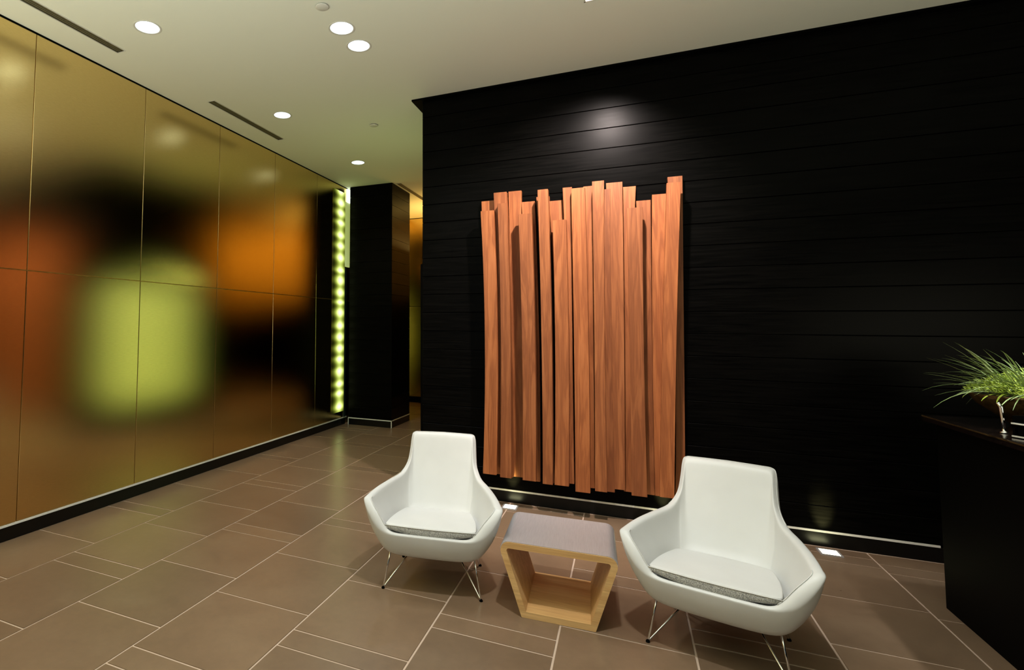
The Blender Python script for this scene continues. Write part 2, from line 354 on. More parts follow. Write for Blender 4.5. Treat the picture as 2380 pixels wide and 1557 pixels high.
# ------------------------------------------------------------------ dark wall: core, boards, base, trims
wb = struct(MB().box((XC + 0.002, YB + 0.014, 0), (4.6, 6.95, H)).build('wall_back', M['black']))
PH = (H - 0.105) / 21
rb = random.Random(3)
for r_ in range(21):
    z0 = 0.1045 + r_ * PH; z1 = z0 + PH - 0.0035
    brk = [XC] + [] + [4.4]
    for x0, x1 in zip(brk[:-1], brk[1:]):
        x1_ = x1 - 0.002; dy = rb.uniform(0, 0.0012)
        hx, hz = (x1_ - x0) / 2, (z1 - z0) / 2; c_ = 0.0025
        mb = MB().add([(-hx, 0.014, -hz), (hx, 0.014, -hz), (hx, 0.014, hz), (-hx, 0.014, hz), (-hx, c_, -hz), (hx, c_, -hz), (hx, c_, hz), (-hx, c_, hz),
                       (-hx + c_, 0, -hz + c_), (hx - c_, 0, -hz + c_), (hx - c_, 0, hz - c_), (-hx + c_, 0, hz - c_)],
                      [(0, 1, 5, 4), (1, 2, 6, 5), (2, 3, 7, 6), (3, 0, 4, 7), (4, 5, 9, 8), (5, 6, 10, 9), (6, 7, 11, 10), (7, 4, 8, 11), (8, 9, 10, 11)])
        mb.build('board', M['board'], wb, loc=((x0 + x1_) / 2, YB + dy, (z0 + z1) / 2))
struct(MB().box((XC, YB, 0.0), (4.4, YB + 0.0135, 0.0905)).build('baseboard_back', M['base']))
struct(MB().box((XC, YB - 0.003, 0.0905), (1.755, YB + 0.0135, 0.1035)).build('trim_3', M['trim']))
# thin dark cornice under the ceiling, round the corner
struct(MB().box((-1.722, 4.677, H - 0.016), (4.5, 6.95, H - 0.0005)).build('trim_4', M['black']))

# ------------------------------------------------------------------ column at the end of the brass wall
col_ = struct(MB().box((-3.660, 7.345, 0), (-3.010, 8.05, H)).build('wall_column', M['black']))
NPC = 21
for r_ in range(NPC):
    z0 = 0.1045 + r_ * PH; z1 = z0 + PH - 0.003
    MB().box((-3.675, 7.33, z0), (-2.995, 7.345, z1), 0.0015).build('board', M['board'], col_)
    MB().box((-3.010, 7.3455, z0), (-2.995, 8.06, z1), 0.0015).build('board', M['board'], col_)
MB().box((-3.675, 7.33, 0), (-2.995, 7.345, 0.09)).build('base_panel', M['base'], col_)
MB().box((-3.010, 7.3455, 0), (-2.995, 8.06, 0.09)).build('base_panel', M['base'], col_)
MB().box((-3.678, 7.325, 0.091), (-2.990, 7.345, 0.103)).build('metal_strip', M['trim'], col_)
MB().box((-3.010, 7.3455, 0.091), (-2.990, 8.06, 0.103)).build('metal_strip', M['trim'], col_)
MB().box((-3.000, 7.324, 0.0), (-2.989, 7.335, 0.091)).build('metal_strip', M['trim'], col_)
MB().box((-3.680, 7.324, 0.0), (-3.671, 7.335, 0.091)).build('metal_strip', M['trim'], col_)

# ------------------------------------------------------------------ far lift lobby and the rest of the shell
wf = struct(MB().box((-3.95, 10.0, 0), (4.6, 10.1, H)).build('wall_far', M['black']))
for x0, x1 in ((-3.74, -2.9),):
    for z0, z1 in ((0.106, 1.8155), (1.8155, H - 0.012)):
        MB().box((x0 + 0.003, 9.986, z0 + 0.003), (x1 - 0.003, 10.0, z1 - 0.003), 0.0015).build('panel', M['brass'], wf)
for k in range(5):
    MB().box((-2.88 + k * 0.85, 9.98, 1.95), (-2.88 + k * 0.85 + 0.845, 10.0, H - 0.02), 0.002).build('panel', M['amber'], wf)
struct(MB().box((4.5, -5.0, 0), (4.6, 10.1, H)).build('wall_right', M['black']))
struct(MB().box((-3.95, -5.1, 0), (4.6, -5.0, H)).build('wall_front', M['black']))

# backlit lime glass panel on the corridor side of the dark wall (seen mirrored in the brass)
t_ = thing('backlit_panel', 'lime green backlit glass panel around the dark wall corner, mirrored in the brass wall', 'light panel', (XC, 5.62, 0.40))
MB().box((-0.040, -0.80, 0.03), (-0.012, 0.66, 1.58), 0.004).build('glass_panel', M['green_glow'], t_)
MB().box((-0.034, -0.84, 0.0), (-0.001, 0.70, 0.029)).box((-0.034, -0.84, 1.581), (-0.001, 0.70, 1.61)).box((-0.034, -0.84, 0.029), (-0.001, -0.801, 1.581)).box((-0.034, 0.661, 0.029), (-0.001, 0.70, 1.581)).build('frame', M['black'], t_)

# ------------------------------------------------------------------ LED strip glow at the end of the brass wall, put in as lit plates
t_ = thing('led_glow_plate', 'tall lime LED strip glow, put in as a lit plate between the brass wall and the black column', 'light', (XL, 7.13, 0.0))
mb = MB(); mb.add([(0.012, -0.20, -1.60), (0.012, 0.155, -1.60), (0.012, 0.155, 1.62), (0.012, -0.20, 1.62), (0.001, -0.20, -1.60), (0.001, 0.155, -1.60), (0.001, 0.155, 1.62), (0.001, -0.20, 1.62)],
                  [(0, 1, 2, 3), (4, 7, 6, 5), (0, 4, 5, 1), (1, 5, 6, 2), (2, 6, 7, 3), (3, 7, 4, 0)])
mb.build('glow_plate', M['led'], t_, loc=(0, 0, 1.80))
MB().box((0.001, 0.158, 2.32), (0.012, 0.32, 3.30), 0.002).build('glow_edge', M['led_edge'], t_)
MB().box((0.001, 0.21, 3.303), (0.030, 0.32, 3.50), 0.002).build('glow_edge', M['led_edge_top'], t_)
MB().box((0.001, 0.158, 0.11), (0.010, 0.22, 2.317), 0.002).build('smoked_edge', M['glass_dark'], t_)

# ------------------------------------------------------------------ downlights
def downlight(x, y, label, power, col=(0.93, 0.97, 1.0), cone=125, group=None):
    t_ = thing('recessed_downlight', label, 'ceiling light', (x, y, H), group=group)
    MB().lathe([(RH - 0.006, 0.0), (RH + 0.004, -0.003), (RH + 0.009, -0.001), (RH + 0.009, 0.0)], 40).build('trim_ring', M['white_plastic'], t_, True)
    MB().lathe([(RH - 0.003, 0.0), (RH - 0.008, 0.03), (RH - 0.02, 0.07)], 40).build('reflector', M['lamp_cone'], t_, True)
    MB().lathe([(0.0005, 0.052), (0.03, 0.050), (0.05, 0.055), (RH - 0.02, 0.069)], 40).build('lamp', M['lamp'], t_, True)
    s_ = spot('downlight_beam', (x, y, H + 0.035), (x, y, 0), power, col, cone, 0.7, 0.055)
    return t_
dl = ['round recessed downlight nearest the long ceiling slot at the upper left', 'round recessed downlight of the close pair, the one nearer the flat round cover plate',
      'round recessed downlight of the close pair, the one farther from the flat round cover plate', 'round recessed downlight beside the middle ceiling slot over the brass wall',
      'small round recessed downlight farthest away, in front of the black column']
for (x, y), la in zip(round_holes, dl): downlight(x, y, la, 50)
ol = ['round recessed downlight in the ceiling near the brass wall, behind the viewer', 'round recessed downlight in the ceiling in front of the close pair, out of view',
      'round recessed downlight in the ceiling above and in front of the wooden table', 'round recessed downlight in the ceiling above the viewer',
      'round recessed downlight in the ceiling above the potted grass on the counter', 'round recessed downlight in the ceiling above the near end of the counter']
for (x, y), la, pw in zip(off_round, ol, (44, 44, 240, 4, 330, 5)): downlight(x, y, la, pw, (0.97, 0.98, 0.97) if x > -0.5 else (0.93, 0.97, 1.0), 48 if y == 3.35 else (100 if y == 1.85 else 125))
# square recessed spot that lights the wooden art
t_ = thing('square_recessed_light', 'square recessed ceiling light cut by the top edge of the picture', 'ceiling light', ((SQ[0] + SQ[2]) / 2, (SQ[1] + SQ[3]) / 2, H))
q = 0.11
MB().box((-q, -q, -0.002), (-q + 0.01, q, 0.012)).box((q - 0.01, -q, -0.002), (q, q, 0.012)).box((-q, -q, -0.002), (q, -q + 0.01, 0.012)).box((-q, q - 0.01, -0.002), (q, q, 0.012)).build('frame', M['white_plastic'], t_)
MB().box((-q + 0.011, -q + 0.011, 0.006), (q - 0.011, q - 0.011, 0.03)).build('lamp', M['lamp_warm'], t_)
spot('art_spot', (-0.08, 3.585, 3.515), (-0.30, YB - 0.1, 2.05), 600, (1.0, 0.85, 0.79), 92, 0.8, 0.05)

# slot diffusers
for (x0, y0, x1, y1), la in zip(slots, ['long dark linear air slot in the ceiling at the upper left corner', 'dark linear air slot in the ceiling along the middle of the brass wall', 'dark linear air slot in the ceiling beside the black column']):
    t_ = thing('linear_air_slot', la, 'vent', ((x0 + x1) / 2, (y0 + y1) / 2, H))
    hx, hy = (x1 - x0) / 2, (y1 - y0) / 2
    MB().box((-hx, -hy, 0.05), (hx, hy, 0.06)).box((-hx, -hy, 0), (-hx + 0.002, hy, 0.05)).box((hx - 0.002, -hy, 0), (hx, hy, 0.05)).build('duct_box', M['slot'], t_)
    MB().box((-hx - 0.008, -hy - 0.008, -0.003), (-hx, hy + 0.008, 0)).box((hx, -hy - 0.008, -0.003), (hx + 0.008, hy + 0.008, 0)).box((-hx, -hy - 0.008, -0.003), (hx, -hy, 0)).box((-hx, hy, -0.003), (hx, hy + 0.008, 0)).build('frame', M['white_plastic'], t_)
    for k in (-1, 0, 1):
        MB().box((k * hx * 0.5 - 0.004, -hy, 0.003), (k * hx * 0.5 + 0.004, hy, 0.03)).build('blade', M['slot'], t_)
# concealed sprinkler covers
for (x, y), la in (((-1.732, 3.027), 'flat round cover plate in the ceiling near the close pair of downlights'), ((-2.296, 5.113), 'small flat round cover plate in the ceiling near the dark wall corner')):
    t_ = thing('sprinkler_cover', la, 'sprinkler', (x, y, H))
    MB().lathe([(0.0005, -0.012), (0.040, -0.012), (0.044, -0.009), (0.044, -0.006)], 32).build('cover_disc', M['white_plastic'], t_, True)
    MB().lathe([(0.034, -0.006), (0.034, -0.0005)], 32).build('collar', M['slot'], t_)

# ------------------------------------------------------------------ floor uplights
for x, y, la in ((-0.851, 4.600, 'square floor uplight glowing behind the left white armchair'), (0.24, 4.604, 'square floor uplight hidden behind the right white armchair, glowing on the dark wall'),
                 (1.174, 4.608, 'square floor uplight glowing to the right of the right armchair')):
    t_ = thing('floor_uplight', la, 'floor light', (x, y, 0))
    q = 0.058
    MB().box((-q, -q, 0.0005), (-q + 0.012, q, 0.007)).box((q - 0.012, -q, 0.0005), (q, q, 0.007)).box((-q + 0.012, -q, 0.0005), (q - 0.012, -q + 0.012, 0.007)).box((-q + 0.012, q - 0.012, 0.0005), (q - 0.012, q, 0.007)).build('metal_frame', M['alu'], t_)
    MB().box((-q + 0.0125, -q + 0.0125, 0.0005), (q - 0.0125, q - 0.0125, 0.0055)).build('lens', M['uplamp'], t_)
    spot('uplight_beam', (x, y + 0.02, 0.012), (x, y + 0.131, 0.22), 40, (1.0, 0.95, 0.40), 34, 0.9, 0.02)

# ------------------------------------------------------------------ wooden wall art
art = thing('wooden_wall_art', 'tall wall sculpture of overlapping upright cedar boards on the dark wall', 'wall art', (-0.34, YB, 0.2))
BO = [(1,-1.086,-0.978,2.519,-1.061,-0.943,1.296,-1.058,-0.942,0.23),
(2,-0.969,-0.863,2.569,-0.937,-0.837,1.301,-0.932,-0.831,0.233),
(1,-0.857,-0.752,2.582,-0.845,-0.757,1.301,-0.84,-0.757,0.226),
(1,-0.753,-0.645,2.483,-0.7,-0.622,1.304,-0.708,-0.627,0.208),
(1,-0.632,-0.529,2.514,-0.591,-0.518,1.306,-0.6,-0.521,0.212),
(1,-0.532,-0.428,2.471,-0.489,-0.406,1.308,-0.499,-0.414,0.22),
(2,-0.421,-0.351,2.557,-0.402,-0.365,1.312,-0.417,-0.367,0.239),
(1,-0.27,-0.204,2.565,-0.252,-0.214,1.313,-0.265,-0.224,0.209),
(1,-0.353,-0.266,2.559,-0.337,-0.243,1.311,-0.353,-0.253,0.211),
(2,-0.116,-0.073,2.514,-0.137,-0.083,1.317,-0.141,-0.084,0.213),
(2,-0.103,0.012,2.561,-0.086,0.001,1.318,-0.089,-0.014,0.238),
(1,0.014,0.105,2.532,-0.005,0.051,1.318,-0.022,0.033,0.214),
(1,0.104,0.204,2.415,0.129,0.19,1.321,0.122,0.183,0.212),
(2,0.211,0.313,2.44,0.19,0.279,1.324,0.184,0.24,0.226),
(1,0.319,0.417,2.577,0.339,0.397,1.325,0.317,0.381,0.216),
(3,-1.066,-0.957,2.41,-1.037,-0.934,1.3,-1.06,-0.952,0.251),
(3,-0.925,-0.85,2.461,-0.906,-0.829,1.303,-0.921,-0.833,0.239),
(3,-0.758,-0.653,2.359,-0.739,-0.638,1.306,-0.745,-0.644,0.238),
(3,-0.606,-0.526,2.545,-0.589,-0.511,1.309,-0.593,-0.519,0.228),
(3,-0.494,-0.394,2.289,-0.487,-0.387,1.312,-0.505,-0.402,0.231),
(3,-0.352,-0.252,2.529,-0.349,-0.245,1.314,-0.355,-0.251,0.2),
(3,-0.2,-0.115,2.57,-0.204,-0.132,1.317,-0.217,-0.135,0.222),
(3,0.037,0.144,2.341,0.038,0.131,1.322,0.029,0.131,0.223),
(3,0.305,0.396,2.505,0.252,0.34,1.327,0.211,0.302,0.237)]
ra = random.Random(11)
for L_, tl, tr, zt, ml, mr, zm, bl, br_, zb in BO:
    yf = {1: YB - 0.045, 2: YB - 0.105, 3: YB - 0.165}[L_] - ra.uniform(0, 0.002)
    th = 0.042 if L_ == 1 else 0.055
    rows = []
    K = 10
    for k in range(K + 1):
        u = k / K
        z_ = zb + (zt - zb) * u
        # quadratic through bottom, middle, top
        um = (zm - zb) / (zt - zb)
        def qd(b0, m0, t0):
            a0 = (u - um) * (u - 1) / (um * 1); a1 = u * (u - 1) / (um * (um - 1)); a2 = u * (u - um) / (1 - um)
            return b0 * a0 + m0 * a1 + t0 * a2
        rows.append((qd(bl, ml, tl), qd(br_, mr, tr), z_))
    cx = (tl + tr) / 2; cz = zb; c_ = 0.0015
    mb = MB(); vv = []; fs = []
    for x0, x1, z_ in rows:
        vv += [(x0 - cx, th, z_ - cz), (x0 - cx, c_, z_ - cz), (x0 + c_ - cx, 0, z_ - cz), (x1 - c_ - cx, 0, z_ - cz), (x1 - cx, c_, z_ - cz), (x1 - cx, th, z_ - cz)]
    for k in range(K):
        for j in range(6):
            fs.append((k * 6 + j, k * 6 + (j + 1) % 6, k * 6 + 6 + (j + 1) % 6, k * 6 + 6 + j))
    fs.append(tuple(range(6))); fs.append(tuple(K * 6 + j for j in range(6)))
    mb.add(vv, fs)
    mb.build('board', M['cedar'], art, loc=(cx + 0.34, yf - YB, cz - 0.2))

# ------------------------------------------------------------------ armchairs
def catmull(P, sub):
    out = []
    for i in range(len(P) - 1):
        p0 = P[max(i - 1, 0)]; p1 = P[i]; p2 = P[i + 1]; p3 = P[min(i + 2, len(P) - 1)]
        for k in range(sub):
            t = k / sub
            out.append(0.5 * ((2 * p1) + (p2 - p0) * t + (2 * p0 - 5 * p1 + 4 * p2 - p3) * t * t + (3 * p1 - p0 - 3 * p2 + p3) * t ** 3))
    out.append(P[-1]); return out
# half outline from front centre to back centre: rim inner, rim outer, outer bottom, inner bottom
ST = [
 ((0.000, -0.318, 0.330), (0.000, -0.334, 0.322), (0.000, -0.270, 0.196), (0.000, -0.285, 0.305)),
 ((0.120, -0.316, 0.330), (0.122, -0.332, 0.321), (0.120, -0.268, 0.197), (0.110, -0.283, 0.305)),
 ((0.205, -0.310, 0.334), (0.218, -0.325, 0.322), (0.195, -0.263, 0.202), (0.190, -0.275, 0.305)),
 ((0.243, -0.304, 0.362), (0.282, -0.314, 0.345), (0.232, -0.250, 0.211), (0.222, -0.255, 0.308)),
 ((0.284, -0.286, 0.415), (0.336, -0.292, 0.402), (0.247, -0.225, 0.218), (0.232, -0.220, 0.31)),
 ((0.334, -0.250, 0.471), (0.377, -0.254, 0.466), (0.250, -0.190, 0.220), (0.236, -0.180, 0.31)),
 ((0.333, -0.205, 0.484), (0.375, -0.206, 0.482), (0.250, -0.150, 0.220), (0.234, -0.130, 0.31)),
 ((0.303, -0.090, 0.500), (0.343, -0.085, 0.500), (0.245, -0.070, 0.218), (0.226, -0.060, 0.31)),
 ((0.262, 0.030, 0.512), (0.299, 0.045, 0.512), (0.236, 0.010, 0.216), (0.214, -0.005, 0.31)),
 ((0.220, 0.125, 0.532), (0.250, 0.150, 0.530), (0.222, 0.070, 0.214), (0.196, 0.035, 0.31)),
 ((0.196, 0.195, 0.585), (0.219, 0.225, 0.583), (0.205, 0.105, 0.212), (0.175, 0.058, 0.31)),
 ((0.188, 0.245, 0.660), (0.209, 0.275, 0.660), (0.190, 0.125, 0.210), (0.160, 0.066, 0.31)),
 ((0.186, 0.285, 0.728), (0.206, 0.318, 0.730), (0.172, 0.136, 0.208), (0.145, 0.071, 0.31)),
 ((0.172, 0.294, 0.744), (0.190, 0.330, 0.750), (0.150, 0.142, 0.207), (0.125, 0.074, 0.31)),
 ((0.140, 0.297, 0.747), (0.150, 0.333, 0.754), (0.110, 0.146, 0.206), (0.095, 0.076, 0.31)),
 ((0.000, 0.302, 0.750), (0.000, 0.337, 0.757), (0.000, 0.150, 0.205), (0.000, 0.080, 0.31)),
]
def shell_mesh():
    curves = [catmull([Vector(s_[k]) for s_ in ST], 4) for k in range(4)]
    n_ = len(curves[0])
    half = []
    for i in range(n_):
        ri, ro, ob, ib = (curves[k][i] for k in range(4))
        up = Vector((0, 0, 1))
        out_dir = (ro - ri).normalized()
        sec = []
        # outer surface bottom -> rim with a bulge
        hgt = (ro - ob).length
        od = Vector((ro.x - 0, ro.y - 0.0, 0)); od = od.normalized() if od.length > 1e-6 else Vector((0, -1, 0))
        bul = 0.16 * min(hgt, 0.30)
        for t in (0.0, 0.06, 0.2, 0.4, 0.6, 0.8, 0.93):
            p_ = ob.lerp(ro, t); p_ = p_ + od * bul * math.sin(pi * t) * (1 - 0.45 * t) + Vector((0, 0, -0.018 * math.sin(pi * min(1, t * 2.2)) if t < 0.45 else 0)); sec.append(p_)
        dn_o = (sec[-1] - ro).normalized(); 
        rim_up = (ri - ib).normalized()
        th_ = (ro - ri).length
        sec.append(ro)
        sec.append(ro.lerp(ri, 0.28) + rim_up * th_ * 0.16)
        sec.append(ro.lerp(ri, 0.72) + rim_up * th_ * 0.16)
        sec.append(ri)
        # inner surface rim -> seat with gentle concavity
        hgt = (ri - ib).length
        for t in (0.08, 0.25, 0.45, 0.65, 0.85, 1.0):
            p_ = ri.lerp(ib, t); cen = Vector((0, -0.1, p_.z)); dd = (p_ - cen); dd.z = 0
            if dd.length > 1e-6: dd.normalize()
            sec.append(p_ + dd * 0.10 * min(hgt, 0.3) * math.sin(pi * t) * (0.35 if ri.y > 0.2 else 0.5))
        half.append(sec)
    full = half + [[Vector((-p_.x, p_.y, p_.z)) for p_ in sec] for sec in half[-2:0:-1]]
    mb = MB(); ns = len(full); k_ = len(full[0])
    vs_ = [p_ for sec in full for p_ in sec]; fs = []
    for i in range(ns):
        i2 = (i + 1) % ns
        for j in range(k_ - 1): fs.append((i * k_ + j, i2 * k_ + j, i2 * k_ + j + 1, i * k_ + j + 1))
    cb = len(vs_); vs_.append(Vector((0, -0.06, 0.19))); ci = cb + 1; vs_.append(Vector((0, -0.1, 0.31)))
    for i in range(ns):
        i2 = (i + 1) % ns
        fs.append((cb, i2 * k_, i * k_)); fs.append((ci, i * k_ + k_ - 1, i2 * k_ + k_ - 1))
    mb.add(vs_, fs)
    rim_in = [sec[10] for sec in full]; rim_out = [sec[7] for sec in full]
    return mb, half, full
def cushion_outline(u):       # u 0..1 round the trapezoid with rounded corners, local xy
    return None
def seat_cushion():
    # outline: rounded trapezoid, front edge bowed forward
    def outline(inset=0.0):
        P = []
        wf_, wbk, yf_, yb_ = 0.243 - inset, 0.178 - inset, -0.306 + inset, 0.058 - inset
        for k in range(13):
            t = k / 12; x = -wf_ + 2 * wf_ * t; P.append((x, yf_ - 0.014 * (1 - (2 * t - 1) ** 2)))
        for k in range(1, 10):
            t = k / 10; P.append((wf_ + (wbk + 0.022 - wf_) * t + 0.012 * math.sin(pi * t), yf_ + (yb_ - 0.05 - yf_) * t))
        for k in range(7):
            a_ = pi / 2 * k / 6; P.append((wbk - 0.03 + 0.052 * math.cos(a_), yb_ - 0.05 + 0.05 * math.sin(a_)))
        for k in range(1, 8):
            t = k / 8; x = (wbk - 0.03) * (1 - 2 * t); P.append((x, yb_ + 0.012 * math.sin(pi * t)))
        for k in range(7):
            a_ = pi / 2 + pi / 2 * k / 6; P.append((-(wbk - 0.03) + 0.052 * math.cos(a_), yb_ - 0.05 + 0.05 * math.sin(a_)))
        for k in range(1, 10):
            t = 1 - k / 10; P.append((-(wf_ + (wbk + 0.022 - wf_) * t + 0.012 * math.sin(pi * t)), yf_ + (yb_ - 0.05 - yf_) * t))
        return P
    base = outline()
    def ztop(x, y): return 0.371 - 0.018 * (y + 0.306) / 0.364 + 0.014 * max(0, 1 - (x / 0.25) ** 2) * max(0, 1 - ((y + 0.12) / 0.2) ** 2)
    def thick(x, y): return 0.022 + 0.026 * max(0, 1 - (x / 0.243) ** 2)
    top = MB(); rings = []
    for s_, dz in ((1.0, -0.006), (0.998, -0.002), (0.985, 0.0005), (0.9, 0.002), (0.7, 0.003), (0.4, 0.004), (0.15, 0.004)):
        rings.append([Vector((x * s_, -0.12 + (y + 0.12) * s_, ztop(x * s_, -0.12 + (y + 0.12) * s_) + dz)) for x, y in base])
    n_ = len(base); vs_ = [p_ for r_ in rings for p_ in r_]; fs = []
    for i in range(len(rings) - 1):
        for k in range(n_): fs.append((i * n_ + k, i * n_ + (k + 1) % n_, (i + 1) * n_ + (k + 1) % n_, (i + 1) * n_ + k))
    c_ = len(vs_); vs_.append(Vector((0, -0.12, ztop(0, -0.12) + 0.004)))
    for k in range(n_): fs.append(((len(rings) - 1) * n_ + k, (len(rings) - 1) * n_ + (k + 1) % n_, c_))
    top.add(vs_, fs)
    band = MB(); rings = []
    for s_, dz in ((1.0, 0.0), (1.004, 0.25), (1.0, 0.6), (0.972, 0.92), (0.92, 1.0), (0.5, 1.0)):
        rings.append([Vector((x * s_, -0.12 + (y + 0.12) * s_, ztop(x, y) - 0.0065 - thick(x, y) * dz)) for x, y in base])
    vs_ = [p_ for r_ in rings for p_ in r_]; fs = []
    for i in range(len(rings) - 1):
        for k in range(n_): fs.append((i * n_ + k, i * n_ + (k + 1) % n_, (i + 1) * n_ + (k + 1) % n_, (i + 1) * n_ + k))
    fs.append(tuple((len(rings) - 1) * n_ + k for k in range(n_)))
    band.add(vs_, fs)
    pip = MB().tube([(x * 1.002, y * 1.0, ztop(x, y) - 0.006) for x, y in base[:13]], 0.0028, 6)
    return top, band, pip
def make_armchair(label, loc, rotz):
    t_ = thing('armchair', label, 'armchair', loc, rotz, 'white armchairs beside the small table')
    mb, half, full = shell_mesh()
    sh = mb.build('shell', M['leather'], t_, True)
    kk = len(half[0]); nf = len(full); nh = len(half)
    def st(i): return i if i < nh else 2 * (nh - 1) - i
    cr_ = sh.data.attributes.new('crease_edge', 'FLOAT', 'EDGE')
    for ed in sh.data.edges:
        a_, b_ = sorted(ed.vertices)
        if b_ >= nf * kk: continue
        ia, ja, ib, jb = a_ // kk, a_ % kk, b_ // kk, b_ % kk
        s0, s1 = st(ia), st(ib)
        if ja == jb == 10 and 8 <= min(s0, s1) and max(s0, s1) <= 24: cr_.data[ed.index].value = 0.9
        elif ja == jb == 7 and 16 <= min(s0, s1) and max(s0, s1) <= 24: cr_.data[ed.index].value = 0.5
        elif s0 == s1 == 21 and 7 <= ja <= 10 and 7 <= jb <= 10: cr_.data[ed.index].value = 0.8
    md = sh.modifiers.new('subdivision', 'SUBSURF'); md.levels = 1; md.render_levels = 1
    # stitched seams along the inner rim
    pts = [sec[10] + Vector((0, 0, 0.0005)) for sec in half]
    r_in = pts[10:24]
    for s_ in (1, -1):
        MB().tube([(p_.x * s_, p_.y - 0.001, p_.z) for p_ in r_in], 0.002, 6).build('seam', M['leather'], t_, True)
    bk = [sec[8] for sec in half[36:]]
    line = [Vector((p_.x, p_.y + 0.002, p_.z)) for p_ in bk] + [Vector((-p_.x, p_.y + 0.002, p_.z)) for p_ in bk[-2::-1]]
    MB().tube(line, 0.002, 6).build('seam', M['leather'], t_, True)
    top, band, pip = seat_cushion()
    cu_ = top.build('seat_cushion', M['leather'], t_, True)
    md = cu_.modifiers.new('subdivision', 'SUBSURF'); md.levels = 1; md.render_levels = 1
    bd = band.build('cushion_band', M['knit'], cu_, True); bd['label'] = 'grey gathered knit band under the cushion top'
    pip.build('piping', M['leather'], cu_, True)
    for sx_ in (-1, 1):
        for (fx, fy), (ax, ay), (bx, by) in (((0.265, -0.25), (0.225, -0.215), (0.10, -0.06)), ((0.235, 0.19), (0.20, 0.085), (0.17, -0.02))):
            f0 = Vector((sx_ * fx, fy, 0.006)); a0 = Vector((sx_ * ax, ay, 0.222)); b0 = Vector((sx_ * bx, by, 0.215))
            if fy < 0: b0.z = 0.205
            pts = [a0, a0.lerp(f0, 0.5), a0.lerp(f0, 0.95), f0, b0.lerp(f0, 0.95), b0.lerp(f0, 0.5), b0]
            lg = MB().tube(pts, 0.0046, 10).build('leg', M['chrome'], t_, True)
            MB().lathe([(0.0005, 0.0003), (0.009, 0.0003), (0.009, 0.006), (0.006, 0.010)], 14, (f0.x, f0.y, 0)).build('glide', M['black'], lg, True)
    MB().box((-0.19, -0.19, 0.190), (0.19, 0.09, 0.199)).build('under_plate', M['black'], t_)
    return t_
make_armchair('white leather armchair left of the small table, smaller in view', (-1.012, 3.189, 0), 0.175)
make_armchair('white leather armchair right of the small table, larger and nearer the counter', (0.392, 3.130, 0), -0.252)

# ------------------------------------------------------------------ side table
tb = thing('side_table', 'small tapered open wooden side table with a brushed metal top between the armchairs', 'table', (-0.318, 2.929, 0), 0.05)
wt, wbm, Ht, D = 0.288, 0.171, 0.356, 0.49
def rounded(poly, radii, seg=6):
    out = []; n_ = len(poly)
    for i in range(n_):
        p_ = Vector(poly[i]); a_ = (Vector(poly[i - 1]) - p_).normalized(); b_ = (Vector(poly[(i + 1) % n_]) - p_).normalized(); r_ = radii[i]
        if r_ <= 0: out.append(p_); continue
        ang = a_.angle(b_); d_ = r_ / math.tan(ang / 2); c_ = p_ + (a_ + b_).normalized() * (r_ / math.sin(ang / 2))
        s0 = p_ + a_ * d_; s1 = p_ + b_ * d_
        v0 = s0 - c_; v1 = s1 - c_
        a0 = math.atan2(v0.y, v0.x); da = (math.atan2(v1.y, v1.x) - a0 + pi) % (2 * pi) - pi
        for k in range(seg + 1): out.append(c_ + Vector((math.cos(a0 + da * k / seg), math.sin(a0 + da * k / seg))) * r_)
    return out
th = 0.030
sl_ = (wt - wbm) / Ht
outer = [(-wbm, 0.0005), (wbm, 0.0005), (wt, Ht), (-wt, Ht)]
off = th * math.sqrt(1 + sl_ ** 2)
inner = [(-wbm - sl_ * th + off, th), (wbm + sl_ * th - off, th), (wt - sl_ * th - off, Ht - th), (-wt + sl_ * th + off, Ht - th)]
po = rounded(outer, [0.004, 0.004, 0.042, 0.042]); pn = rounded(inner, [0.002, 0.002, 0.012, 0.012])
mb = MB(); n_ = len(po)
vs_ = [(p_.x, y_, p_.y) for y_ in (0.0, D) for p_ in po] + [(p_.x, y_, p_.y) for y_ in (0.0, D) for p_ in pn]
fs = []
for k in range(n_):
    k2 = (k + 1) % n_
    fs += [(k, k2, n_ + k2, n_ + k), (2 * n_ + k, 3 * n_ + k, 3 * n_ + k2, 2 * n_ + k2), (k, 2 * n_ + k, 2 * n_ + k2, k2), (n_ + k, n_ + k2, 3 * n_ + k2, 3 * n_ + k)]
mb.add(vs_, fs)
smooth_angle(mb.build('wooden_frame', M['maple'], tb), 35)
# metal sheet wrapped over the top and down over the rounded shoulders
path = [p_ for p_ in po if p_.y > Ht - 0.040]
path = sorted(path, key=lambda p_: p_.x)
path = [Vector((-wt + 0.0225 - 0.004, Ht - 0.062))] + path + [Vector((wt - 0.0225 + 0.004, Ht - 0.062))]
def side_x(z_): return wbm + sl_ * z_
path[0] = Vector((-side_x(Ht - 0.075), Ht - 0.075)); path[-1] = Vector((side_x(Ht - 0.075), Ht - 0.075))
mb = MB(); vs_ = []; fs = []
for i, p_ in enumerate(path):
    a_ = path[max(i - 1, 0)]; b_ = path[min(i + 1, len(path) - 1)]
    tdir = (b_ - a_).normalized(); nrm = Vector((-tdir.y, tdir.x))
    o_ = p_ + nrm * 0.0035; q_ = p_ + nrm * 0.0006
    vs_ += [(q_.x, 0.004, q_.y), (o_.x, 0.004, o_.y), (o_.x, D - 0.002, o_.y), (q_.x, D - 0.002, q_.y)]
for i in range(len(path) - 1):
    for j in range(4): fs.append((i * 4 + j, i * 4 + (j + 1) % 4, i * 4 + 4 + (j + 1) % 4, i * 4 + 4 + j))
fs += [(0, 1, 2, 3), tuple((len(path) - 1) * 4 + j for j in range(4))]
mb.add(vs_, fs)
smooth_angle(mb.build('metal_top', M['alu'], tb), 35)

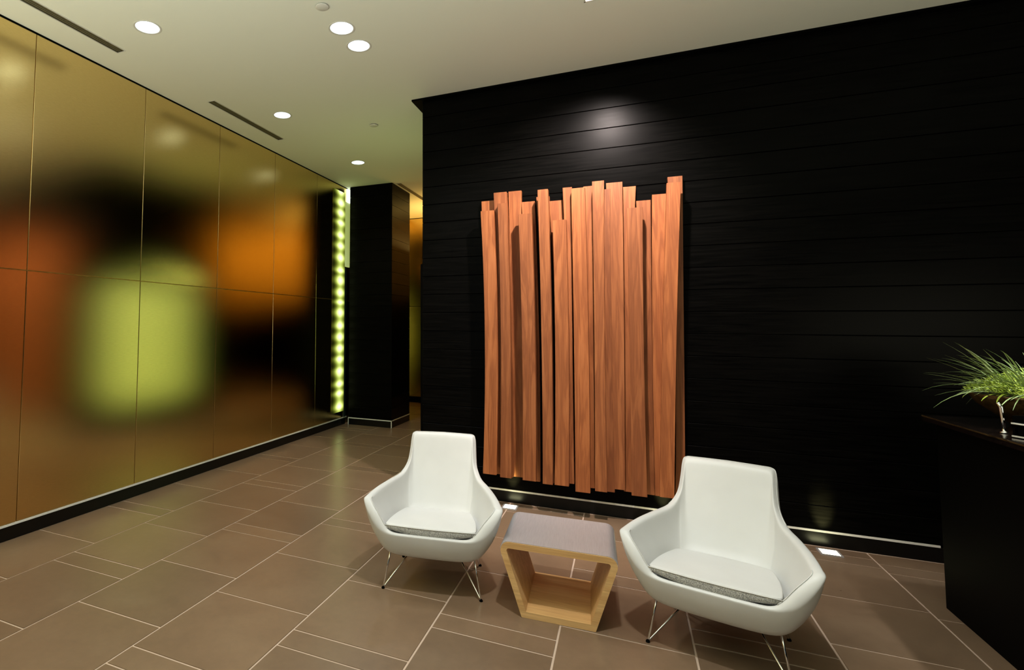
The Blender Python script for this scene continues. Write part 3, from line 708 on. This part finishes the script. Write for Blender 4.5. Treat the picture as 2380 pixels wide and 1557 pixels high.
# ------------------------------------------------------------------ reception counter, planter, tray, post
dk = thing('reception_counter', 'black reception counter with a dark granite top at the right edge', 'counter', (1.49, 3.99, 0))
MB().box((0, -3.2, 0.0005), (0.85, 0, 0.955), 0.003).build('body', M['black'], dk)
MB().box((-0.045, -3.25, 0.958), (0.90, 0.03, 0.988), 0.004).build('granite_top', M['granite'], dk)
MB().box((-0.0475, -3.25, 0.981), (-0.0455, 0.03, 0.987)).build('edge_highlight', M['bronze'], dk)  # thin strip standing in for the highlight along the granite edge
tr_ = thing('letter_tray', 'dark two-tier tray with pale metal edges on the counter', 'tray', (1.665, 3.325, 0.988), 0.45)
for k, z_ in enumerate((0.004, 0.058)):
    MB().box((-0.13, -0.11, z_), (0.13, 0.11, z_ + 0.006)).box((0.122, -0.11, z_ + 0.006), (0.13, 0.11, z_ + 0.035)).box((-0.13, 0.102, z_ + 0.006), (0.122, 0.11, z_ + 0.035)).build('tray_shelf', M['black'], tr_)
    MB().box((-0.136, -0.11, z_), (-0.1305, 0.11, z_ + 0.006)).build('metal_edge', M['trim'], tr_)
for sx_, sy_ in ((1, 1), (1, -1), (-1, 1), (-1, -1)):
    MB().box((sx_ * 0.11 - 0.01, sy_ * 0.09 - 0.01, 0.0), (sx_ * 0.11 + 0.01, sy_ * 0.09 + 0.01, 0.0575)).build('support', M['black'], tr_)
ps = thing('chrome_post', 'slim chrome pen stand in front of the potted grass', 'pen stand', (1.525, 3.485, 0.988))
MB().lathe([(0.0005, 0.0005), (0.016, 0.0005), (0.016, 0.005), (0.007, 0.010), (0.0065, 0.02)], 20).build('base', M['chrome'], ps, True)
MB().tube([(0, 0, 0.018), (-0.002, 0, 0.06), (-0.006, 0.0, 0.115), (-0.016, 0.0, 0.135)], [0.0065, 0.007, 0.008, 0.006], 12).build('stem', M['chrome'], ps, True)

pl = thing('potted_grass', 'wide bronze bowl of spiky grass and lime foliage on the counter', 'plant', (1.780, 3.765, 0.988))
MB().lathe([(0.0005, 0.001), (0.10, 0.001), (0.105, 0.012), (0.15, 0.05), (0.21, 0.10), (0.235, 0.14), (0.238, 0.15), (0.230, 0.15), (0.222, 0.138), (0.0005, 0.138)], 48).build('bowl', M['bronze'], pl, True)
MB().lathe([(0.0005, 0.152), (0.10, 0.149), (0.224, 0.143)], 32).build('soil', M['soil'], pl, True)
rg = random.Random(5)
def blade_pts(a_, r0, length, lift, droop):
    d_ = Vector((math.cos(a_), math.sin(a_), 0)); p_ = Vector((d_.x * r0, d_.y * r0, 0.15)); pts = [p_.copy()]
    el = lift
    for k in range(7):
        p_ = p_ + (d_ * math.cos(el) + Vector((0, 0, 1)) * math.sin(el)) * length / 7; el -= droop / 7; pts.append(p_.copy())
    return pts
def blade_geo(mb, pts, wid):
    vs_ = []; fs = []; n_ = len(pts)
    for i, p_ in enumerate(pts):
        t = (pts[min(i + 1, n_ - 1)] - pts[max(i - 1, 0)]).normalized(); s_ = t.cross(Vector((0, 0, 1))); s_ = s_.normalized() if s_.length > 1e-4 else Vector((1, 0, 0))
        up = s_.cross(t); u = i / (n_ - 1); w_ = wid * (0.55 + 0.9 * u) * (1 - u ** 3) + 0.0003
        vs_ += [p_ - s_ * w_, p_ - up * w_ * 0.5, p_ + s_ * w_]
    for i in range(n_ - 1): fs += [(i * 3, i * 3 + 1, i * 3 + 4, i * 3 + 3), (i * 3 + 1, i * 3 + 2, i * 3 + 5, i * 3 + 4)]
    mb.add(vs_, fs)
for k in range(170):
    a_ = rg.uniform(0, 2 * pi) if k < 115 else rg.uniform(pi * 0.75, pi * 1.45)
    mb = MB(); blade_geo(mb, blade_pts(a_, rg.uniform(0.02, 0.15), rg.uniform(0.17, 0.34), rg.uniform(0.15, 1.35), rg.uniform(0.3, 1.3)), rg.uniform(0.0022, 0.0042))
    mb.build('grass_blade', M['blade'], pl, True, fix=False)
for k in range(16):
    a_ = rg.uniform(pi * 0.7, pi * 1.7)
    mb = MB(); blade_geo(mb, blade_pts(a_, rg.uniform(0.13, 0.20), rg.uniform(0.07, 0.13), rg.uniform(0.2, 0.7), rg.uniform(1.2, 2.2)), rg.uniform(0.004, 0.007))
    mb.build('broad_leaf', M['moss'], pl, True, fix=False)
mb = MB()
for k in range(2600):
    a_ = rg.uniform(0, 2 * pi); r_ = 0.235 * math.sqrt(rg.random()); dome = 0.115 * (1 - (r_ / 0.25) ** 2)
    p_ = Vector((r_ * math.cos(a_), r_ * math.sin(a_), 0.155 + dome * rg.random()))
    d_ = Vector((rg.gauss(0, 1) + math.cos(a_), rg.gauss(0, 1) + math.sin(a_), abs(rg.gauss(0.6, 0.7)))).normalized(); s_ = d_.orthogonal().normalized(); L_ = rg.uniform(0.014, 0.03)
    mb.add([p_, p_ + d_ * L_ * 0.5 + s_ * 0.0035, p_ + d_ * L_, p_ + d_ * L_ * 0.5 - s_ * 0.0035], [(0, 1, 2, 3)])
fo = mb.build('foliage', M['moss'], pl, False, fix=False); fo['kind'] = 'stuff'
